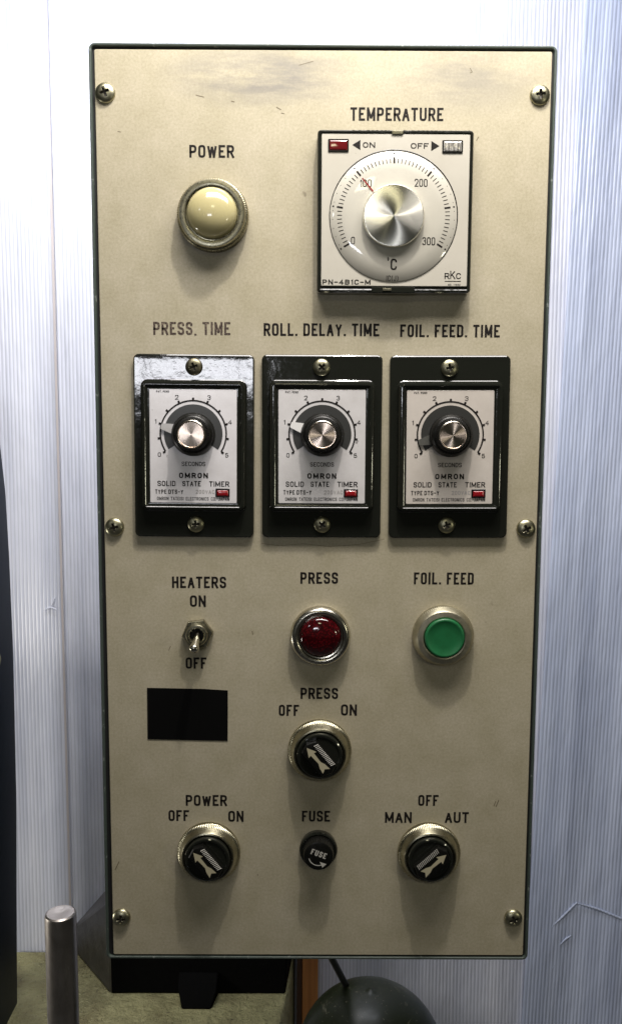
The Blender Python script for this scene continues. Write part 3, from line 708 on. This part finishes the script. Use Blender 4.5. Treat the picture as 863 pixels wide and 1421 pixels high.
# indicator windows
def window(name, u, v, wd, ht, m, parent, hgt, label, frame=black_satin, fr=0.8):
    f = link(name, loft(name, [rrect(wd, ht, .5, i, h) for i, h in ((0, 0), (0, .55), (.25, .75), (fr, .75), (fr, .2))], False, True), frame, parent, W(u, v, hgt), 30)
    return f
def lens(name, u, v, wd, ht, m, parent, hgt):
    return link(name, loft(name, [rrect(wd, ht, .5, i, h) for i, h in ((0, 0), (0, .35), (.3, .7), (1.1, .85))], False, True), m, parent, W(u, v, hgt), 40)
f = window('indicator_frame', UC - 34.4, VC - 42.6, 12.6, 7.6, None, tc_, 9.6, None)
tag(lens('indicator_lens', UC - 34.4, VC - 42.6, 11.2, 6.2, redwin_dark, tc_, 9.75), 'dark red indicator window next to ON')
f = window('indicator_frame', UC + 35.8, VC - 42.2, 12.6, 7.6, None, tc_, 9.6, None)
tag(lens('indicator_lens', UC + 35.8, VC - 42.2, 11.2, 6.2, clearwin_m, tc_, 9.75), 'clear ribbed indicator window next to OFF')
tri = lambda sx: mesh('arrow_mark', [P(-2.5 * sx, 0, .08), P(2.5 * sx, 3.0, .08), P(2.5 * sx, -3.0, .08)], [(0, 1, 2)])
link('arrow_mark', tri(1), ink_m, tc_, W(UC - 23.4, VC - 43.0, 9.7), None); link('arrow_mark', tri(-1), ink_m, tc_, W(UC + 25.2, VC - 42.6, 9.7), None)
text('ON', UC - 15.6, VC - 43.0, 7.6, 3.3, .65, tc_, ink_m, 9.7, 'small word ON beside the red window', gap=.7)
text('OFF', UC + 15.6, VC - 42.6, 11.0, 3.3, .65, tc_, ink_m, 9.7, 'small word OFF beside the clear window', gap=.7)
text('PN-4B1C-M', UC - 28.7, VC + 39.6, 30.0, 3.1, .68, tc_, ink_m, 9.7, 'type number at the lower left of the controller', gap=.8)
text('R', UC + 34.0, VC + 35.6, 3.0, 3.7, .62, tc_, ink_m, 9.7, gap=.5); text('K', UC + 37.6, VC + 34.9, 3.2, 5.0, .62, tc_, ink_m, 9.7, gap=.5); text('C', UC + 41.2, VC + 35.6, 3.0, 3.7, .62, tc_, ink_m, 9.7, gap=.5)
link('underline', bars([(0, 0, 10.2, .45)], 0.08), ink_m, tc_, W(UC + 32.6, VC + 38.8, 9.7), None)
text('NO. 11003', UC + 38.6, VC + 40.9, 7.6, 1.2, .24, tc_, thin_ink, 9.7, gap=.3)
link('latch', rblock('latch', 7.0, 2.2, .5, ((0, 0), (0, .8), (.3, 1.0))), nickel_m, tc_, W(UC + 1.8, 55.0, 9.6), 30)
# lower catch of the frame
lc = link('catch', rblock('catch', 27, 3.6, .6, ((0, 0), (0, 1.0), (.4, 1.4))), black_gloss, tc_, W(UC + 0.4, 149.8, 9.6), 30)
link('catch_tab', rblock('catch_tab', 5.5, 1.5, .4, ((0, 0), (0, .5), (.2, .7))), nickel_m, tc_, W(UC - 3.5, 149.6, 11.0), 30)

# --- the three timers
TU = (63.1, 145.4, 227.6); TV = 248.3
flange_me = rblock('timer', 77.4, 118.0, 3.6, ((0.2, 0), (0, .5), (0, 2.4), (.35, 3.1), (1.0, 3.5), (2.4, 3.42), (5.0, 3.4)))
frame_me = loft('bezel', [rrect(66.8, 83.4, 4.0, i, h) for i, h in ((-0.9, 3.3), (-0.3, 3.7), (0, 4.6), (0.2, 7.6), (.8, 8.8), (1.8, 9.3), (2.6, 9.3), (3.4, 8.7), (4.6, 8.3), (5.2, 8.3), (5.4, 7.6))], False, True)
face_me = rblock('face_plate', 55.6, 72.8, .8, ((0, 7.4), (0, 8.0), (.25, 8.15)))
skirt = [(13.6, 8.4), (13.8, 9.6), (13.7, 11.4), (13.1, 13.2), (12.0, 14.8), (11.3, 15.4), (11.0, 15.6), (9.9, 19.4), (9.4, 20.0), (8.9, 20.2)]
knob_me = lathe('knob', skirt, teeth=60, knurl=(6, 7), depth=0.55)
cap_me = lathe('knob_cap', [(8.8, 19.8), (8.7, 20.5), (8.3, 20.9), (7.9, 20.85), (7.8, 20.7), (0.05, 20.7)], 96)
capring_me = lathe('knob_ring', [(9.0, 19.9), (9.0, 20.4), (8.75, 20.6)], 96, cap1=False)
DV = -8.1    # dial centre sits this far above the face centre
arc_me = sector(20.55, 21.5, 212.5, -32.5, 8.30)
sec_me = sector(11.0, 18.7, 212.5, -32.5, 8.26)
tick_me = bars([(212.5 - 24.5 * k, 21.2, 22.9, 1.3) for k in range(11)], 8.34)
s_w = window
lets = [('0', -21.6, -5.4 - 0.0, 2.0, 2.8, .42), ('1', -23.9, 15.7, 1.1, 2.8, .42), ('2', -10.3, 31.1, 2.2, 2.9, .42), ('3', 10.2, 31.1, 2.1, 2.9, .42), ('4', 23.5, 15.7, 2.3, 2.8, .42), ('5', 21.5, -5.4, 2.1, 2.8, .42),
        ('PAT. PEND', -19.2, 34.7, 8.2, 1.25, .26), ('SECONDS', .2, -11.2, 15.2, 2.8, .44), ('OMRON', .1, -18.6, 18.6, 3.5, .82), ('SOLID', -17.2, -23.9, 11.6, 3.4, .58),
        ('STATE', -1.1, -23.9, 11.8, 3.4, .58), ('TIMER', 16.6, -23.9, 12.9, 3.4, .58), ('TYPE', -20.9, -29.2, 7.2, 2.8, .5), ('DTS-Y', -11.2, -29.2, 9.6, 2.8, .5),
        ('OMRON TATEISI ELECTRONICS CO. JAPAN', -.1, -33.6, 46.5, 2.2, .33)]
let_me = {}
for (s, x, z, wd, hh_, st) in lets: let_me[s] = text_mesh(s, wd, hh_, st, gap=(st * .9 if s != 'OMRON' else 1.0), h=0.08, rad=(1.5 if s == 'OMRON' else None), space=(.9 if len(s) > 20 else None))
stamp_me = text_mesh('200VAC', 12.0, 2.6, .45, gap=.5, h=0.08)
cfg = [('left', 'timer under the words PRESS, TIME with window glare across its top', 167, silver_pl, turned_m, 0.5, (0.4, 0.2)),
       ('middle', 'timer under the words ROLL. DELAY. TIME with a white pointer near 1', 163, white_pl, turned_m, 0.0, (0.2, 0.0)),
       ('right', 'timer under the words FOIL. FEED. TIME with a dark clear pointer below 1', 194, clear_pl, turned_pink, -0.9, (0.1, -0.9))]
for i, (pos, lb, ang, pm, capm, ox, cshift) in enumerate(cfg):
    u = TU[i]
    tm = link('timer', flange_me if i == 0 else flange_me, black_gloss, box, W(u, TV, 0), 30); tag(tm, lb)
    link('bezel', frame_me, black_gloss, tm, W(u, TV - .4, 0), 30)
    uf = u + (0.1, 0.0, -0.3)[i]
    link('face_plate', face_me if i == 0 else face_me.copy(), face_ms[i], tm, W(uf, TV - .3, 0), 30)
    cu, cv = uf + .1, TV - .3 + DV
    link('dial_arc', arc_me, ink_m, tm, W(cu, cv, 0), None); link('dial_sector', sec_me, sector_m, tm, W(cu, cv, 0), None)
    link('tick_marks', tick_me, ink_m, tm, W(cu, cv, 0), None)
    for (s, x, z, wd, hh_, st) in lets:
        link('lettering', let_me[s], thin_ink if len(s) > 20 else ink_m, tm, W(uf + x, TV - .3 - z, 8.15), None)
    link('lettering', stamp_me, faint_ink, tm, W(uf + 7.6, TV - .3 + 29.1, 8.15), None)
    window('indicator_frame', uf + 18.8, TV - .3 + 29.6, 9.0, 5.7, None, tm, 8.1, None)
    tag(lens('indicator_lens', uf + 18.8, TV - .3 + 29.9, 7.2, 3.8, redwin_m, tm, 8.3), 'red indicator window')
    # pointer: tapered clear or white tongue sticking out from under the knob
    a = math.radians(ang)
    pm_ = poly_prism('pointer', [(12.0, 3.4), (20.4, 1.9), (20.9, 1.5), (20.9, -1.5), (20.4, -1.9), (12.0, -3.4)], 8.45, 9.4)
    rot(pm_, a); link('pointer', pm_, pm, tm, W(cu, cv, 0), 30)
    km = link('knob', knob_me, black_satin, tm, W(cu + .1, cv + .4, 0), 32)
    link('knob_ring', capring_me, chrome_m, tm, W(cu + .1 + ox * .3, cv + .3, 0), 30)
    link('knob_cap', cap_me, capm, tm, W(cu + .1 + ox * .3, cv + .3, 0), 30)
    sm = dark_screw_m if i == 0 else screw_m
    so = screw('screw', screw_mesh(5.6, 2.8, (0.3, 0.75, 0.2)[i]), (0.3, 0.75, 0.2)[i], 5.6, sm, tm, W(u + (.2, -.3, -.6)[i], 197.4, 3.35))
    if i == 0: so['label'] = 'nearly black screw at the top of the left timer'
    tm.rotation_euler.y = math.radians((0.35, 0.0, -0.3)[i])
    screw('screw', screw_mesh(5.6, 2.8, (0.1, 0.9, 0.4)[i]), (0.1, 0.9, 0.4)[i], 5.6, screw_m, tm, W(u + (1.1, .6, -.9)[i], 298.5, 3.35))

# --- toggle switch
tg_ = link('toggle_switch', loft('toggle_switch', [[P(r * math.cos(k * PI / 3 + .12), r * math.sin(k * PI / 3 + .12), h) for k in range(6)] for r, h in ((10.5, .5), (10.5, 3.3), (9.9, 4.0), (6.5, 4.0))], True, True), nickel_m, box, W(64.1, 372.2, 0), 20)
tag(tg_, 'metal toggle switch with a hexagonal nut, lever down towards OFF')
link('washer', lathe('washer', [(9.0, 0), (9.0, .4), (8.8, .5), (6, .5)], 64), dark_screw_m, tg_, W(64.1, 372.2, 0), 30)
link('bushing', lathe('bushing', [(7.2, 3.8), (7.2, 7.2), (6.7, 7.9), (5.5, 8.0), (4.7, 7.6), (4.5, 3.0), (0.3, 2.0)], 64), nickel_m, tg_, W(64.1, 371.8, 0), 30)
link('socket', lathe('socket', [(4.6, 4.2), (0.4, 4.3)], 32), gap_m, tg_, W(64.1, 371.8, 0), 30)
p0, p1 = W(64.6, 371.0, 4.4), W(63.4, 379.3, 18.5)
pts = [p0 + (p1 - p0) * t for t in (0, .25, .5, .7, .8, .88, .95, 1.0, 1.03)]
tube('lever', pts, [.0019, .0021, .0024, .0028, .0031, .0032, .0028, .0018, .0006], chrome_m, tg_, seg=24)

# --- red lamp, green button
rl = link('pilot_lamp', lathe('pilot_lamp', [(19.6, 0), (19.9, .8), (19.9, 4.2), (19.2, 6.2), (17.8, 7.4), (16.2, 7.6), (15.1, 7.0), (14.7, 5.6), (13.9, 5.4), (13.7, 4.0)], 96), chrome_m, box, W(145.2, 372.9, 0), 40)
tag(rl, 'round dark red lamp in a polished metal ring under the word PRESS')
prof = [(13.6, 3.8), (13.6, 6.2), (13.2, 7.0)] + [(13.0 * math.cos(a), 7.0 + 4.2 * math.sin(a)) for a in [PI / 2 * k / 14 for k in range(1, 14)]] + [(0.3, 11.2)]
tag(link('lens', lathe('lens', prof, 72), redlens_m, rl, W(145.2, 372.7, 0), 40), 'domed dark red lens')
gb = link('push_button', lathe('push_button', [(20.1, 0), (20.4, .6), (20.4, 3.6), (19.8, 4.6), (19.2, 5.4), (18.4, 7.6), (17.4, 8.6), (14.2, 9.0), (13.5, 8.7), (13.4, 5.0)], teeth=90, knurl=(1, 2), depth=.35), satin_m, box, W(226.4, 372.7, 0), 30)
tag(gb, 'green push button in a broad metal ring under the words FOIL. FEED')
link('gap_ring', lathe('gap_ring', [(13.8, 6.2), (12, 6.2)], 64), gap_m, gb, W(226.4, 372.7, 0), 30)
tag(link('button_cap', lathe('button_cap', [(13.1, 5.0), (13.1, 9.3), (12.8, 10.1), (12.2, 10.5), (11.4, 10.5), (11.0, 10.3), (6.0, 10.2), (0.3, 10.15)], 72), greencap_m, gb, W(226.4, 372.5, 0), 40), 'flat green cap')

# --- black tape patch
tp = loft('black_tape', [[P(x, z, h) for x, z in ((-26.9, 18.2), (-9, 17.9), (10, 17.6), (27.0, 16.6), (26.9, -2), (26.7, -18.4), (8, -18.1), (-12, -17.7), (-27.1, -17.4), (-27.0, 1))] for h in (0.02, .32)], False, True)
tag(link('black_tape', tp, tape_m, box, W(56.6, 427.8, 0), None), 'rectangle of matt black tape under the toggle switch')

# --- selector switches
def selector(u, v, ang, side, lb):
    sw = link('selector_switch', lathe('selector_switch', [(21.0, 0), (21.4, .5), (21.4, 3.0), (20.9, 3.7), (19.6, 4.6), (18.3, 8.0), (17.4, 9.4), (16.6, 9.7), (16.0, 9.2), (15.7, 6.0)], teeth=110, knurl=(1, 2, 3), depth=.40), nickel_m, box, W(u, v, 0), 30)
    tag(sw, lb)
    kb = lathe('knob', [(15.2, 5.5), (15.2, 11.2), (14.9, 11.9), (14.2, 12.3), (13.0, 12.2), (12.6, 11.6), (0.3, 11.4)], 96)
    k = link('knob', kb, black_gloss, sw, W(u, v, 0), 30)
    # raised grip across the knob
    y0, y1 = (-7.0, 5.6) if side > 0 else (-5.6, 7.0)
    hw = 13.4
    out = [(-hw * .80, y0), (hw * .80, y0), (hw * .985, (y0 + y1) / 2), (hw * .80, y1), (-hw * .80, y1), (-hw * .985, (y0 + y1) / 2)]
    cz = (y0 + y1) / 2
    g = loft('grip', [[P(x * f, cz + (z - cz) * f, h) for x, z in out] for f, h in ((1, 11.3), (.985, 15.2), (.94, 15.8), (.9, 15.9))], False, True)
    a = math.radians(ang); rot(g, a)
    link('grip', g, black_satin, sw, W(u, v, 0), 30)
    # serrated silver strip
    ms = []
    yy = 3.8 * side
    for q in range(15):
        x = -8.6 + q * 1.22
        ms.append(shift(loft('t', [[P(-.62, -1.5, 0), P(-.1, -1.5, 0), P(.62, 1.5, 0), P(.1, 1.5, 0)], [P(-.52, -1.4, .5), P(-.2, -1.4, .5), P(.52, 1.4, .5), P(.2, 1.4, .5)]]), x, yy, 15.85))
    sm = join('serration', ms); rot(sm, a); tag(link('serration', sm, silver_ink, sw, W(u, v, 0), 30), kind=None)
    # cream arrow, tip forward along +x
    yy = -2.0 * side
    ar = [(11.6, 0), (5.2, 3.3), (5.6, 1.35), (-2.2, .95), (-5.2, 2.3), (-9.6, 3.0), (-7.9, 0.2), (-10.0, -2.6), (-5.2, -2.1), (-2.2, -.95), (5.6, -1.35), (5.2, -3.3)]
    am = mesh('arrow', [P(x * .96, z + yy, 16.02) for x, z in ar], [tuple(range(12))])
    bm = bmesh.new(); bm.from_mesh(am); bmesh.ops.triangulate(bm, faces=bm.faces); bm.to_mesh(am); bm.free()
    rot(am, a); link('arrow', am, cream_ink, sw, W(u, v, 0), None)
selector(145.2, 452.0, 130, -1, 'black selector switch under PRESS OFF ON, arrow to the upper left')
selector(70.2, 524.4, 130, -1, 'black selector switch under POWER OFF ON, arrow to the upper left')
selector(220.0, 524.2, 43, 1, 'black selector switch under MAN OFF AUT, arrow to the upper right')

# --- fuse holder
fh = link('fuse_holder', lathe('fuse_holder', [(12.8, 0), (12.9, .6), (12.9, 3.4), (12.4, 4.2), (11.6, 4.6), (11.2, 4.2), (10.6, 4.0)], 72), black_gloss, box, W(144.7, 521.6, 0), 30)
tag(fh, 'small round black fuse holder under the word FUSE')
link('fuse_cap', lathe('fuse_cap', [(10.6, 3.8), (10.3, 7.0), (10.1, 11.0), (9.7, 12.0), (8.9, 12.3), (0.3, 12.3)], teeth=40, knurl=(0, 1, 2), depth=.35), black_satin, fh, W(144.7, 521.4, 0), 30)
text('FUSE', 144.9, 519.6, 10.6, 4.0, .8, fh, silver_ink, 12.3, 'raised word FUSE on the fuse cap', ang=-20, gap=.75)
vs, fs = [], []; ribbon([(6.6 * math.cos(math.radians(t)), 6.6 * math.sin(math.radians(t))) for t in range(195, 300, 8)], .6, 12.38, vs, fs)
b = len(vs); vs += [P(5.3, -5.6, 12.40), P(.8, -4.0, 12.40), P(2.6, -8.0, 12.40)]; fs.append((b, b + 1, b + 2))
link('turn_arrow', mesh('turn_arrow', vs, fs), silver_ink, fh, W(144.7, 521.2, 0), None)
